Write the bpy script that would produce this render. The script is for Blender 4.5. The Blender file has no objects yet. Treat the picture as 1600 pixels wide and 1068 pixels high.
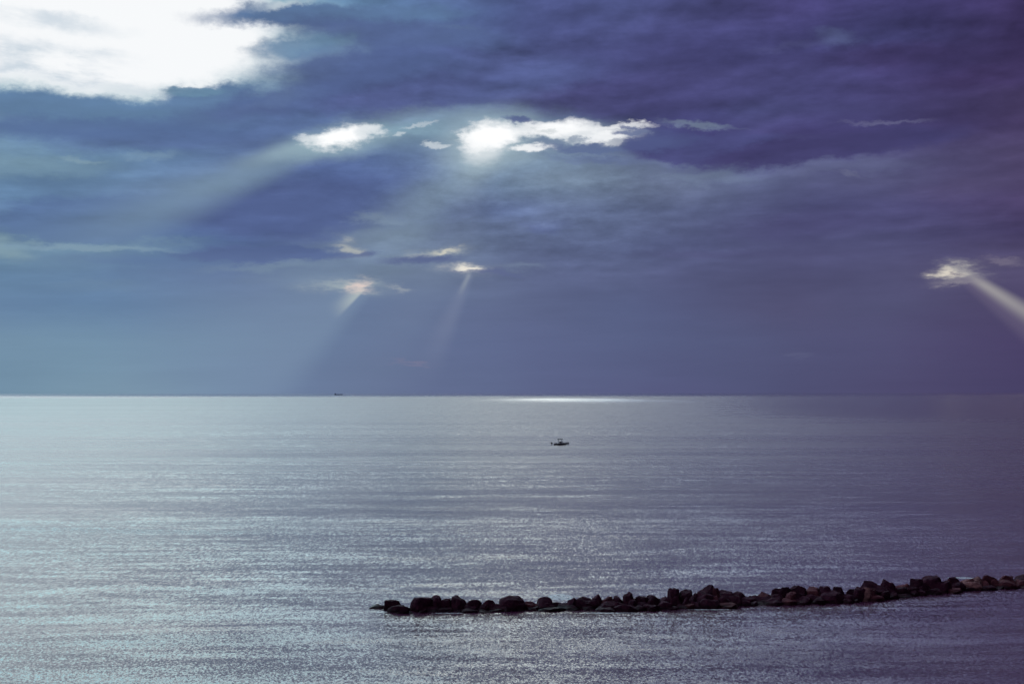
import bpy, bmesh, math, random
from mathutils import Vector, Matrix, noise

sc = bpy.context.scene
COL = sc.collection

# ------------------------------------------------------------------ camera
F = 2222.0            # focal length in pixels of a 1600 px wide picture (50 mm lens)
H = 20.0              # camera height above the sea
PITCH = math.atan(79.5 / F)
cam_d = bpy.data.cameras.new("camera")
cam_d.lens = 50.0
cam_d.sensor_width = 36.0
cam_d.clip_start = 0.5
cam_d.clip_end = 200000.0
cam = bpy.data.objects.new("camera", cam_d)
cam.location = (0, 0, H)
cam.rotation_euler = (math.radians(90) + PITCH, math.radians(0.07), 0)
COL.objects.link(cam)
sc.camera = cam
sc.view_settings.view_transform = 'Standard'
sc.view_settings.look = 'None'
sc.view_settings.exposure = 0.0
sc.view_settings.gamma = 1.0
sc.cycles.max_bounces = 4
sc.cycles.glossy_bounces = 3
sc.cycles.diffuse_bounces = 2


def pix_dir(x, y):
    """direction in the world seen at photograph point (x, y)"""
    dx, dy = (x - 800.0), -(y - 534.0)
    c, s = math.cos(PITCH), math.sin(PITCH)
    return Vector((dx, F * c - dy * s, F * s + dy * c)).normalized()


def sky_at(x, y):
    """azimuth and elevation, in hundredths of the focal length"""
    d = pix_dir(x, y)
    return math.atan2(d.x, d.y) * F / 100.0, math.asin(d.z) * F / 100.0


def sea_at(x, y, z=0.0):
    d = pix_dir(x, y)
    t = (z - H) / d.z
    return Vector((d.x * t, d.y * t, z))


def lin(r, g, b):
    def f(c):
        c = c / 255.0
        return c / 12.92 if c <= 0.04045 else ((c + 0.055) / 1.055) ** 2.4
    return (f(r), f(g), f(b))


# ------------------------------------------------------------------ node helper
class NT:
    def __init__(self, tree):
        self.t = tree
        self.n = tree.nodes
        self.l = tree.links

    def put(self, sock, v):
        if hasattr(v, 'is_output'):
            self.l.new(v, sock)
        elif v is not None:
            if isinstance(v, (tuple, list, Vector)):
                v = tuple(v)
                if sock.type == 'RGBA' and len(v) == 3:
                    v = v + (1.0,)
            sock.default_value = v

    def node(self, kind, **kw):
        n = self.n.new(kind)
        for k, v in kw.items():
            setattr(n, k, v)
        return n

    def m(self, op, a, b=None, c=None, clamp=False):
        n = self.node('ShaderNodeMath', operation=op, use_clamp=clamp)
        self.put(n.inputs[0], a)
        if b is not None: self.put(n.inputs[1], b)
        if c is not None: self.put(n.inputs[2], c)
        return n.outputs[0]

    def v(self, op, a, b=None, scale=None):
        n = self.node('ShaderNodeVectorMath', operation=op)
        self.put(n.inputs[0], a)
        if b is not None: self.put(n.inputs[1], b)
        if scale is not None: self.put(n.inputs['Scale'], scale)
        return n.outputs['Value'] if op in ('LENGTH', 'DOT_PRODUCT', 'DISTANCE') else n.outputs['Vector']

    def chain(self, vec, col):
        # vec, evaluated after col (keeps the number of live values in the shader small)
        n = self.node('ShaderNodeVectorMath', operation='MULTIPLY_ADD')
        self.put(n.inputs[0], col); n.inputs[1].default_value = (1e-8, 1e-8, 1e-8); self.put(n.inputs[2], vec)
        return n.outputs[0]

    def xyz(self, x, y, z=0.0):
        n = self.node('ShaderNodeCombineXYZ')
        for i, q in enumerate((x, y, z)): self.put(n.inputs[i], q)
        return n.outputs[0]

    def sep(self, a):
        n = self.node('ShaderNodeSeparateXYZ')
        self.put(n.inputs[0], a)
        return n.outputs

    def ramp01(self, a, lo, hi, t0=0.0, t1=1.0, smooth=True):
        n = self.node('ShaderNodeMapRange', interpolation_type='SMOOTHSTEP' if smooth else 'LINEAR', clamp=True)
        self.put(n.inputs[0], a); self.put(n.inputs[1], lo); self.put(n.inputs[2], hi)
        self.put(n.inputs[3], t0); self.put(n.inputs[4], t1)
        return n.outputs[0]

    def mix(self, f, a, b, mode='MIX'):
        n = self.node('ShaderNodeMix', data_type='RGBA', blend_type=mode)
        self.put(n.inputs[0], f); self.put(n.inputs[6], a); self.put(n.inputs[7], b)
        return n.outputs[2]

    def noise(self, vec, scale, detail=4.0, rough=0.5, lac=2.0, dims='3D', dist=0.0, color=False):
        n = self.node('ShaderNodeTexNoise', noise_dimensions=dims)
        self.put(n.inputs['Vector'], vec)
        n.inputs['Scale'].default_value = scale
        n.inputs['Detail'].default_value = detail
        n.inputs['Roughness'].default_value = rough
        n.inputs['Lacunarity'].default_value = lac
        n.inputs['Distortion'].default_value = dist
        return n.outputs['Color'] if color else n.outputs['Fac']

    def place(self, vec, loc, rot, scale):
        n = self.node('ShaderNodeMapping', vector_type='TEXTURE')
        self.put(n.inputs[0], vec)
        n.inputs[1].default_value = (loc[0], loc[1], 0)
        n.inputs[2].default_value = (0, 0, rot)
        n.inputs[3].default_value = (scale[0], scale[1], 1)
        return n.outputs[0]

    def ramp(self, fac, stops):
        n = self.node('ShaderNodeValToRGB')
        n.color_ramp.interpolation = 'CARDINAL'
        e = n.color_ramp.elements
        while len(e) > 1: e.remove(e[-1])
        e[0].position = stops[0][0]; e[0].color = tuple(stops[0][1]) + (1,)
        for p, c in stops[1:]:
            k = e.new(p); k.color = tuple(c) + (1,)
        self.put(n.inputs[0], fac)
        return n.outputs[0]


# ------------------------------------------------------------------ the sky
# broad veiled light from the open, bright side of the overcast (up and to the left)
SUN_EL = math.radians(30)
SUN_AZ = math.radians(-32)
sd = Vector((math.sin(SUN_AZ) * math.cos(SUN_EL), math.cos(SUN_AZ) * math.cos(SUN_EL), math.sin(SUN_EL)))

world = bpy.data.worlds.new("World")
sc.world = world
world.use_nodes = True
wt = world.node_tree
wt.nodes.clear()
w = NT(wt)
tc = w.node('ShaderNodeTexCoord')
d3 = w.v('NORMALIZE', tc.outputs['Generated'])
dx, dy, dz = w.sep(d3)
A = w.m('MULTIPLY', w.m('ARCTAN2', dx, dy), F / 100)
E = w.m('MULTIPLY', w.m('ARCSINE', w.m('MAXIMUM', dz, 0.0)), F / 100)
P = w.xyz(A, E)
# cloud texture space: stretched sideways, flatter near the horizon
squash = w.m('POWER', w.m('DIVIDE', w.m('ADD', E, 0.6), 6.0), 0.75)
Q = w.xyz(w.m('MULTIPLY', A, 0.42), w.m('DIVIDE', w.m('MULTIPLY', E, 1.25), w.m('ADD', 0.35, w.m('MULTIPLY', squash, 0.65))), 0.0)
Qt = w.place(Q, (0, 0), math.radians(5), (1, 1))
nb = w.v('SUBTRACT', w.noise(Qt, 0.75, 5, 0.5, color=True), (0.5, 0.5, 0.5))       # broad warp
nf = w.v('SUBTRACT', w.noise(Qt, 3.8, 8, 0.66, color=True), (0.5, 0.5, 0.5))      # fine warp
Wb = w.v('ADD', P, w.v('MULTIPLY', nb, (1.5, 0.75, 0)))
Wf = w.v('ADD', w.v('ADD', P, w.v('MULTIPLY', nb, (0.5, 0.3, 0))), w.v('MULTIPLY', nf, (0.95, 0.42, 0)))
Ws = w.v('ADD', P, w.v('MULTIPLY', nf, (0.45, 0.22, 0)))

XS = [0, 200, 400, 600, 800, 1000, 1200, 1400, 1600]
ROWS = [
 (612, [(110,143,168),(118,148,172),(108,132,165),(98,114,150),(92,103,142),(86,91,132),(80,83,122),(77,74,113),(70,63,103)]),
 (540, [(112,145,172),(112,144,172),(106,132,165),(98,116,153),(93,105,145),(86,95,135),(81,85,124),(80,78,118),(74,65,106)]),
 (480, [(99,132,168),(96,128,166),(100,124,160),(98,117,153),(93,105,143),(84,93,133),(82,83,121),(80,80,118),(78,70,108)]),
 (430, [(96,131,166),(95,126,165),(95,117,158),(108,128,156),(95,108,145),(87,95,135),(80,82,121),(80,79,118),(84,77,114)]),
 (380, [(108,143,167),(97,132,165),(84,107,154),(108,128,157),(95,110,146),(85,95,135),(78,81,122),(76,76,118),(70,62,104)]),
 (330, [(95,130,168),(87,114,160),(80,99,149),(92,110,150),(94,111,148),(91,104,141),(80,85,127),(75,73,118),(71,60,100)]),
 (290, [(98,134,170),(97,129,167),(87,109,155),(80,100,149),(105,128,157),(104,119,150),(88,96,135),(83,82,124),(77,67,107)]),
 (250, [(112,147,172),(98,132,167),(89,113,158),(85,108,153),(118,143,168),(100,115,150),(85,92,134),(81,80,123),(78,68,108)]),
 (215, [(100,136,170),(92,121,164),(89,112,158),(112,142,168),(108,134,162),(74,80,130),(68,66,116),(67,62,112),(69,58,99)]),
 (180, [(100,138,172),(94,127,165),(82,107,155),(87,101,149),(98,118,152),(76,80,131),(72,74,125),(69,65,114),(67,57,98)]),
 (130, [(98,138,168),(102,142,173),(96,132,166),(80,98,148),(77,86,137),(71,73,124),(69,68,119),(66,61,111),(60,50,93)]),
 (80,  [(150,180,195),(150,180,198),(100,138,168),(84,104,153),(77,88,140),(69,72,123),(68,68,120),(66,66,117),(58,49,93)]),
 (20,  [(150,180,195),(140,172,192),(100,140,172),(88,120,162),(78,92,144),(73,80,132),(65,63,113),(64,61,112),(58,48,93)]),
]
HX = [-120, -60, -32, -20, -13, -8, -4, 0, 5, 10, 16, 26, 60, 120]     # azimuth in degrees
HIGH = [   # elevation in degrees, colours along the azimuths above: unseen overcast, open left and heavy right, shaped for the sea's reflected brightness
 (17.0, [(.5,.6,.7),(1.0,1.5,1.8),(1.5,3.6,4.0),(1.85,3.95,4.0),(2.2,4.0,4.0),(1.9,3.2,3.7),(1.8,2.6,2.9),(1.7,2.4,2.6),(2.0,2.6,3.1),(1.6,2.05,2.8),(.75,.85,1.5),(.34,.38,.75),(.05,.04,.1),(.02,.02,.04)]),
 (32, [(.3,.3,.35),(.8,1.1,1.3),(1.2,2.7,3.6),(1.4,3.0,3.9),(1.4,2.6,3.3),(1.3,1.7,2.0),(1.3,1.55,1.75),(1.4,1.6,1.7),(.85,.9,1.1),(.36,.27,.4),(.08,.04,.09),(.03,.01,.03),(.02,.01,.03),(.02,.02,.03)]),
 (90, [(0.10,0.10,0.13)]*14),
]
Wx, Wy, _ = w.sep(w.v('ADD', P, w.v('MULTIPLY', nb, (0.9, 0.42, 0))))
a_lo, a_hi = sky_at(-400, 600)[0], sky_at(2000, 600)[0]
facA = w.ramp01(Wx, a_lo, a_hi, smooth=False)
col = None
prevE = None
for y, cols in ROWS:
    st = [(0.0, lin(*cols[0]))]
    for x, c in zip(XS, cols):
        st.append(((sky_at(x, y)[0] - a_lo) / (a_hi - a_lo), lin(*c)))
    st.append((1.0, lin(*cols[-1])))
    r = w.ramp(facA, st)
    e = sky_at(800, y)[1]
    if col is None:
        col = r
    else:
        col = w.mix(w.ramp01(Wy, prevE, e, smooth=False), col, r)
    prevE = e
kA = math.radians(120) * F / 100
facH = w.ramp01(A, -kA, kA, smooth=False)
for el, cols in HIGH:
    r = w.v('SCALE', w.ramp(facH, [((h / 120 + 1) / 2, tuple(v / 4 for v in c)) for h, c in zip(HX, cols)]), scale=4.0)
    e = math.radians(el) * F / 100
    col = w.mix(w.ramp01(Wy, prevE + 0.25, e), col, r)
    prevE = e

# soft cloud texture over everything
t1 = w.noise(Qt, 1.3, 7, 0.55, dist=0.25)
t2 = w.noise(w.place(Q, (3, 7), math.radians(9), (2.2, 0.8)), 1.7, 7, 0.62)
amp = w.ramp01(E, 0.6, 3.0, 0.12, 0.80)
tex = w.m('ADD', 1.0, w.m('MULTIPLY', amp, w.m('ADD', w.m('SUBTRACT', t1, 0.5), w.m('MULTIPLY', w.m('SUBTRACT', t2, 0.5), 0.8))))
col = w.v('MULTIPLY', col, w.xyz(tex, tex, w.m('ADD', 0.04, w.m('MULTIPLY', tex, 0.96))))


def px_frame(x, y, ang):
    return sky_at(x, y), math.radians(ang)


def stroke(col, space, x, y, hl, hw, ang, rgb, strength=1.0, inner=0.3, outer=1.0, mode='MIX', raw=False, tx=None):
    """soft ellipse of cloud or gap: half length and half width in photograph pixels, ang anticlockwise"""
    loc, rot = px_frame(x, y, ang)
    space = w.chain(space, col)
    q = w.place(space, loc, rot, (hl / 100.0, hw / 100.0))
    f = w.ramp01(w.v('LENGTH', q), inner, outer, strength, 0.0)
    if tx is not None:
        f = w.m('MULTIPLY', f, tx)
    c = rgb if raw else lin(*rgb)
    return w.mix(f, col, c, mode)


# relief of the cloud billows: upper edges lit, bases dark, smaller and flatter towards the horizon
Qr = w.v('ADD', w.place(Q, (0, 0), math.radians(4), (1.0, 0.62)), w.v('SCALE', nb, scale=0.25))
ra = w.noise(Qr, 1.15, 9, 0.55)
rb = w.noise(w.v('ADD', Qr, (-0.03, 0.17, 0)), 1.15, 9, 0.55)
rel = w.m('MULTIPLY', w.m('SUBTRACT', ra, rb), w.ramp01(E, 1.3, 2.8, 0.05, 1.0))
rel_n = w.m('MULTIPLY', rel, w.ramp01(t2, 0.38, 0.62, 0.35, 1.2))

# --- long dark banks and pale streaks
for s in [
    # space, x, y, half length, half width, angle, colour, strength, inner
    (Wf, 100, 205, 260, 42, 2, (92,124,166), .55, .2),
    (Wf, 330, 196, 300, 36, 7, (84,108,155), .85, .5),
    (Wf, 690, 134, 290, 46, 7, (78,90,141), .85, .5),
    (Wf, 1060, 142, 340, 40, 3, (70,70,121), .8, .5),
    (Wf, 1420, 85, 190, 26, -1, (60,52,97), .7, .2),
    (Wf, 1560, 120, 150, 22, 0, (58,48,90), .7, .2),
    (Wf, 40, 258, 190, 26, 3, (118,152,172), .6, .1),
    (Wf, 230, 240, 60, 9, 3, (120,150,175), .5, .1),
    (Wf, 130, 246, 50, 7, -4, (135,165,180), .5, .1),
    (Wf, 190, 338, 270, 42, 3, (85,113,160), .85, .6),
    (Wf, 450, 325, 220, 54, 6, (79,97,147), .9, .5),
    (Wf, 10, 384, 60, 24, -8, (125,155,170), .8, .1),
    (Wf, 150, 381, 170, 10, -1, (124,154,176), .9, .2),
    (Wf, 260, 375, 90, 10, 2, (105,135,165), .5, .1),
    (Wf, 200, 405, 190, 16, -1, (88,116,162), .5, .1),
    (Wf, 420, 392, 170, 17, 2, (82,102,151), .85, .5),
    (Wf, 440, 413, 160, 12, 4, (112,135,162), .75, .1),
    (Wf, 150, 445, 110, 14, 2, (105,135,165), .4, .1),
    (Wf, 600, 365, 120, 22, 8, (112,132,158), .7, .1),
    (Wf, 590, 338, 70, 9, -2, (118,138,162), .6, .1),
    (Wf, 480, 430, 120, 30, 5, (112,135,162), .45, .1),
    (Wf, 700, 190, 240, 30, 4, (128,158,176), .55, .1),
    (Wf, 620, 205, 110, 18, 4, (125,160,180), .6, .1),
    (Wf, 660, 285, 140, 40, 6, (84,104,152), .6, .1),
    (Wf, 760, 330, 130, 26, 2, (86,104,148), .5, .1),
    (Wf, 850, 352, 55, 16, 0, (84,98,145), .55, .1),
    (Wf, 880, 280, 150, 22, 3, (118,138,162), .45, .1),
    (Wf, 1100, 275, 140, 16, -2, (108,124,152), .55, .1),
    (Wf, 1300, 262, 170, 16, 2, (98,105,142), .45, .1),
    (Wf, 930, 250, 110, 10, -3, (85,100,148), .5, .1),
    (Wf, 1110, 232, 150, 28, 1, (71,73,125), .95, .65),
    (Wf, 1290, 230, 240, 26, 5, (66,63,112), .95, .6),
    (Wf, 1040, 212, 80, 22, -8, (74,82,132), .8, .3),
    (Wf, 1100, 195, 90, 8, -6, (120,138,160), .6, .1),
    (Wf, 1380, 190, 90, 5, 1, (112,112,150), .5, .1),
    (Wf, 1310, 57, 62, 20, -8, (84,94,140), .7, .1),
    (Wf, 1230, 72, 90, 9, 8, (78,80,130), .5, .1),
    (Wf, 700, 42, 60, 8, -4, (96,122,160), .6, .1),
    (Wf, 660, 58, 120, 18, 3, (92,112,155), .4, .1),
    (Wf, 1320, 275, 30, 5, -2, (108,112,145), .5, .1),
    (Wf, 1500, 295, 120, 22, 3, (84,76,116), .4, .1),
    (Wf, 1300, 350, 240, 28, 2, (74,72,118), .5, .1),
    (Wf, 1180, 395, 300, 12, -1, (78,78,120), .35, .1),
]:
    sp, x, y, hl, hw, an, rgb, st, inn = s
    col = stroke(col, sp, x, y, hl, hw, an, rgb, st, inn)

k = w.m('ADD', 1.0, w.m('MULTIPLY', rel_n, 1.15))
col = w.v('MULTIPLY', col, w.xyz(k, k, k))

# --- light beams falling from the gaps (part of the sky, far away like the clouds)
def beam(col, x0, y0, x1, y1, w0, w1, rgb, k, fade_in, fade_out, soft_l=1.0, soft_r=1.0):
    a0, e0 = sky_at(x0, y0); a1, e1 = sky_at(x1, y1)
    L = math.hypot(a1 - a0, e1 - e0)
    rot = math.atan2(e1 - e0, a1 - a0)
    q = w.place(w.chain(P, col), (a0, e0), rot, (L, 1.0))
    t, s, _ = w.sep(q)
    wid = w.m('ADD', w0 / 100.0, w.m('MULTIPLY', t, (w1 - w0) / 100.0))
    u = w.m('DIVIDE', s, w.m('MAXIMUM', wid, 0.01))
    # +s is left of the direction of travel
    f = w.m('MULTIPLY', w.ramp01(u, 0.0, soft_l, 1.0, 0.0), w.ramp01(u, -soft_r, 0.0, 0.0, 1.0))
    f = w.m('MULTIPLY', f, w.ramp01(t, 0.0, fade_in, 0.0, k))
    f = w.m('MULTIPLY', f, w.ramp01(t, fade_out[0], fade_out[1], 1.0, 0.0))
    return w.mix(f, col, lin(*rgb))

col = beam(col, 515, 222, 60, 392, 20, 90, (124,152,172), .62, .05, (.35, 1.25))
col = beam(col, 505, 218, 330, 268, 14, 24, (145,172,186), .6, .05, (.3, 1.0))
col = beam(col, 765, 225, 545, 420, 44, 85, (128,152,172), .6, .04, (.3, 1.1))
col = beam(col, 768, 232, 700, 330, 36, 46, (150,172,182), .5, .05, (.2, 1.0))
col = beam(col, 770, 260, 560, 640, 30, 120, (112,130,162), .32, .2, (.5, 1.3))
col = beam(col, 583, 442, 390, 613, 10, 62, (122,146,175), .50, .10, (.7, 1.6), 1.3, 6.0)
col = beam(col, 572, 448, 518, 500, 6, 13, (180,192,192), .75, .10, (.2, 1.0), .6, 2.4)
col = beam(col, 737, 425, 665, 585, 8, 34, (118,130,162), .45, .05, (.4, 1.15), 1, 1.2)
col = beam(col, 735, 425, 714, 468, 5, 8, (145,156,170), .55, .15, (.3, 1.0))
col = beam(col, 1498, 421, 1640, 512, 8, 19, (168,164,164), .78, .10, (.1, 2.2), 1.2, 1.3)
col = beam(col, 1492, 426, 1640, 545, 10, 26, (112,102,130), .40, .10, (1.0, 1.4))

nfy = w.sep(nf)[1]
nfx = w.sep(nf)[0]
puff = w.ramp01(w.v('LENGTH', w.place(Wb, sky_at(850, 320), math.radians(-3), (4.6, 1.5))), 0.3, 1.0, 1.0, 0.0)
pk = w.m('ADD', w.m('MULTIPLY', puff, 0.75), w.ramp01(E, 1.5, 4.0, 0.0, 0.14))
kk = w.m('ADD', 1.0, w.m('MULTIPLY', pk, w.m('ADD', nfy, w.m('MULTIPLY', nfx, 0.5))))
col = w.v('SCALE', col, scale=kk)

# --- the gaps themselves
WHITE = (0.93, 0.95, 0.97)
col = stroke(col, Wf, 60, 20, 470, 150, -2, (150,185,200), 1.0, .75, 1.12)
col = stroke(col, Wf, 80, 18, 385, 120, -4, WHITE, 1.0, .74, 1.05, raw=True)
col = stroke(col, Wf, 308, 72, 105, 44, 14, WHITE, 1.0, .4, 1.05, raw=True)
# veils inside the big gap
tv = w.noise(w.place(Q, (1, 3), math.radians(-8), (1.6, 0.8)), 1.6, 6, 0.6)
veil = w.ramp01(tv, 0.38, 0.60)
for x, y, hl, hw, an, k in [(60, 80, 230, 30, -3, .9), (140, 118, 190, 20, -4, 1.0), (60, 30, 170, 20, -2, .7), (60, 102, 120, 12, 3, .8)]:
    col = stroke(col, Wf, x, y, hl, hw, an, (192,208,222), k, .1, 1.0, tx=veil)
# dark tongue and bank over the gap
col = stroke(col, Wf, 520, 24, 250, 23, 3, (88,118,160), 1.0, .5, 1.0)
col = stroke(col, Wf, 440, 12, 60, 10, 12, (215,228,232), .6, .1, 1.0)
col = stroke(col, Wf, 610, 52, 230, 30, -2, (82,102,150), .9, .4, 1.0)
col = stroke(col, Wf, 470, 75, 110, 26, 8, (94,128,162), .9, .3, 1.0)
col = stroke(col, Wf, 570, 108, 210, 44, 6, (80,99,149), .9, .4, 1.0)
col = stroke(col, Wf, 100, 166, 330, 30, -1, (93,127,165), 1.0, .5, 1.0)
col = stroke(col, Wf, 140, 198, 300, 24, 2, (84,111,158), .85, .3, 1.0)
col = stroke(col, Wf, 325, 152, 115, 28, 8, (92,124,163), 1.0, .5, 1.0)
col = stroke(col, Wf, 420, 160, 190, 30, 12, (80,100,151), .8, .3, 1.0)
col = stroke(col, Ws, 300, 143, 60, 9, 5, (100,138,168), .9, .5, 1.0)

# glow around the middle gaps, then the gaps
col = stroke(col, Ws, 525, 222, 130, 36, 9, (150,180,192), .8, .1, 1.0)
col = stroke(col, Ws, 768, 222, 120, 62, 10, (165,188,198), .85, .05, 1.0)
col = stroke(col, Ws, 905, 212, 130, 30, 2, (150,172,186), .8, .1, 1.0)
gv = w.ramp01(ra, 0.30, 0.62, 1.0, 0.55)          # thin scud hanging in the gaps
for x, y, hl, hw, an, k in [(532, 215, 66, 19, 8, 1), (482, 219, 30, 9, -4, 1), (575, 207, 26, 12, 10, .9), (768, 212, 50, 28, 8, 1), (750, 222, 40.5, 20, 12, .9),
                            (756, 226, 40, 34, 20, .7), (850, 201, 80, 15, 4, 1), (915, 206, 95, 20, -3, 1),
                            (945, 216, 48, 15, 6, .95), (835, 233, 46, 8, 4, .8), (680, 228, 22, 5, 0, .8),
                            (617, 214, 18, 5, 6, .7), (655, 197, 36, 4, 8, .4), (975, 193, 60, 6, -2, .7)]:
    big = hl > 30
    col = stroke(col, Ws if hl == 40 else Wf, x, y, hl, hw, an, (1.0, 1.01, 1.02) if big else (0.72, 0.78, 0.82), k, .40, 1.1, raw=True,
                 tx=None if hl in (66, 50, 46) else gv)
# dark scraps crossing the gap
for x, y, hl, hw, an, rgb, k in [(862, 224, 66, 10, -5, (112,132,162), .9), (903, 216, 20, 9, 0, (128,146,170), .8), (925, 234, 90, 10, -3, (92,110,152), .9),
                              (985, 207, 34, 8, 0, (98,112,152), .9), (1015, 224, 66, 16, 0, (78,88,138), .9), (806, 186, 34, 9, -10, (84,98,146), .9),
                              (985, 196, 20, 5, -20, (96,108,150), .8), (955, 222, 22, 5, 8, (150,160,178), .7), (845, 204, 24, 5, 5, (205,212,216), .7)]:
    col = stroke(col, Wf, x, y, hl, hw, an, rgb, k, .35, 1.0)

# small lit gaps lower down
for x, y, hl, hw, an, rgb, k in [
    (545, 383, 26, 12, -30, (175,180,178), .8), (675, 392, 60, 10, 6, (165,175,180), .7), (690, 389, 30, 5, 10, (208,205,190), .8),
    (540, 448, 70, 12, -3, (160,175,182), .8), (556, 450, 22, 10, 0, (225,205,198), .9), (730, 421, 48, 12, -3, (165,172,180), .8),
    (731, 420, 28, 7, -3, (238,232,218), 1.0), (624, 452, 26, 5, -3, (150,160,172), .7), (815, 415, 50, 9, 0, (112,128,158), .6),
    (1497, 428, 44, 16, -3, (110,105,132), .7), (1487, 424, 34, 13, -3, (172,170,170), .9), (1480, 425, 26, 8, -6, (224,214,198), .85),
    (1560, 412, 40, 7, -10, (120,112,136), .6), (1500, 440, 50, 5, 3, (140,134,148), .6),
    (1243, 553, 20, 8, 0, (94,98,134), .35), (640, 569, 40, 4, -2, (125,122,152), .45),
]:
    col = stroke(col, Wf, x, y, hl * 1.5, hw * 1.7, an, rgb, k * .35, .0, 1.0)
    col = stroke(col, Wf, x, y, hl, hw, an, rgb, k, .0, 1.05)
for x, y, hl, hw, an, rgb, k in [
    (565, 392, 30, 8, 6, (92,108,150), .85), (655, 405, 90, 14, 2, (88,102,146), .9), (550, 396, 40, 7, 0, (98,114,152), .7),
    (715, 426, 20, 4, 0, (110,120,152), .7), (770, 427, 60, 8, -2, (92,104,146), .8), (1490, 427, 14, 3, 0, (130,125,140), .8),
]:
    col = stroke(col, Wf, x, y, hl, hw, an, rgb, k, .2, 1.0)

# unseen glow added above the frame to brighten the sea below
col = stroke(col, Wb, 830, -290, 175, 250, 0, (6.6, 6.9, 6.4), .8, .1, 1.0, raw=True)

# the clear air far behind the cloud, only through the thin veil overhead and behind the viewer
skytex = w.node('ShaderNodeTexSky', sky_type='NISHITA', sun_disc=False)
skytex.sun_elevation = SUN_EL
skytex.sun_rotation = SUN_AZ
thin = w.ramp01(E, 16.0, 34.0, 0.0, 0.05)
col = w.v('ADD', col, w.v('SCALE', skytex.outputs[0], scale=thin))
lum = w.v('DOT_PRODUCT', col, (0.3, 0.55, 0.15))
bank = w.m('MULTIPLY', w.ramp01(lum, 0.22, 0.55, 1.0, 0.0), w.ramp01(E, 3.6, 4.6))
k = w.m('ADD', 1.0, w.m('MULTIPLY', bank, w.m('ADD', w.m('MULTIPLY', rel, 1.0), w.m('MULTIPLY', nfy, 0.2))))
col = w.v('SCALE', col, scale=k)
col = w.mix(0.11, col, w.xyz(lum, lum, lum))
bg = w.node('ShaderNodeBackground')
bg.inputs[1].default_value = 1.0
w.put(bg.inputs[0], col)
wo = w.node('ShaderNodeOutputWorld')
w.l.new(bg.outputs[0], wo.inputs[0])
world.cycles.sampling_method = 'NONE'

# ------------------------------------------------------------------ lamp standing in for the bright open side of the overcast
overcast_glow_d = bpy.data.lights.new("sun", 'SUN')
overcast_glow_d.energy = 0.5
overcast_glow_d.angle = math.radians(60)
overcast_glow_d.color = (1.0, 0.96, 0.90)
sun = bpy.data.objects.new("sun", overcast_glow_d)
sun.rotation_euler = Vector(sd).to_track_quat('Z', 'Y').to_euler()
sun.location = (0, 0, 200)
COL.objects.link(sun)


# ------------------------------------------------------------------ mesh helpers
def new_mat(name):
    m = bpy.data.materials.new(name)
    m.use_nodes = True
    m.node_tree.nodes.clear()
    return m, NT(m.node_tree)


def simple_mat(name, rgb, rough=0.5, var=0.15, scale=3.0, metal=0.0):
    m, n = new_mat(name)
    t = n.node('ShaderNodeTexCoord')
    f = n.noise(t.outputs['Object'], scale, 4, 0.6)
    c = n.mix(f, tuple(v * (1 - var) for v in rgb), tuple(v * (1 + var) for v in rgb))
    p = n.node('ShaderNodeBsdfPrincipled')
    n.put(p.inputs['Base Color'], c)
    n.put(p.inputs['Roughness'], n.ramp01(f, 0.2, 0.8, rough * 0.8, min(1, rough * 1.2)))
    p.inputs['Metallic'].default_value = metal
    o = n.node('ShaderNodeOutputMaterial')
    n.l.new(p.outputs[0], o.inputs[0])
    return m


def link(name, bm, mat, parent=None, smooth=False):
    me = bpy.data.meshes.new(name)
    bm.normal_update()
    bm.to_mesh(me)
    bm.free()
    if mat: me.materials.append(mat)
    if smooth:
        for p in me.polygons: p.use_smooth = True
    o = bpy.data.objects.new(name, me)
    COL.objects.link(o)
    if parent: o.parent = parent
    return o


def tag(o, label, cat, group=None):
    o['label'] = label
    o['category'] = cat
    if group: o['group'] = group


def empty(name, loc, rz=0.0):
    o = bpy.data.objects.new(name, None)
    o.location = loc
    o.rotation_euler = (0, 0, rz)
    o.empty_display_size = 0.3
    COL.objects.link(o)
    return o


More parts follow.
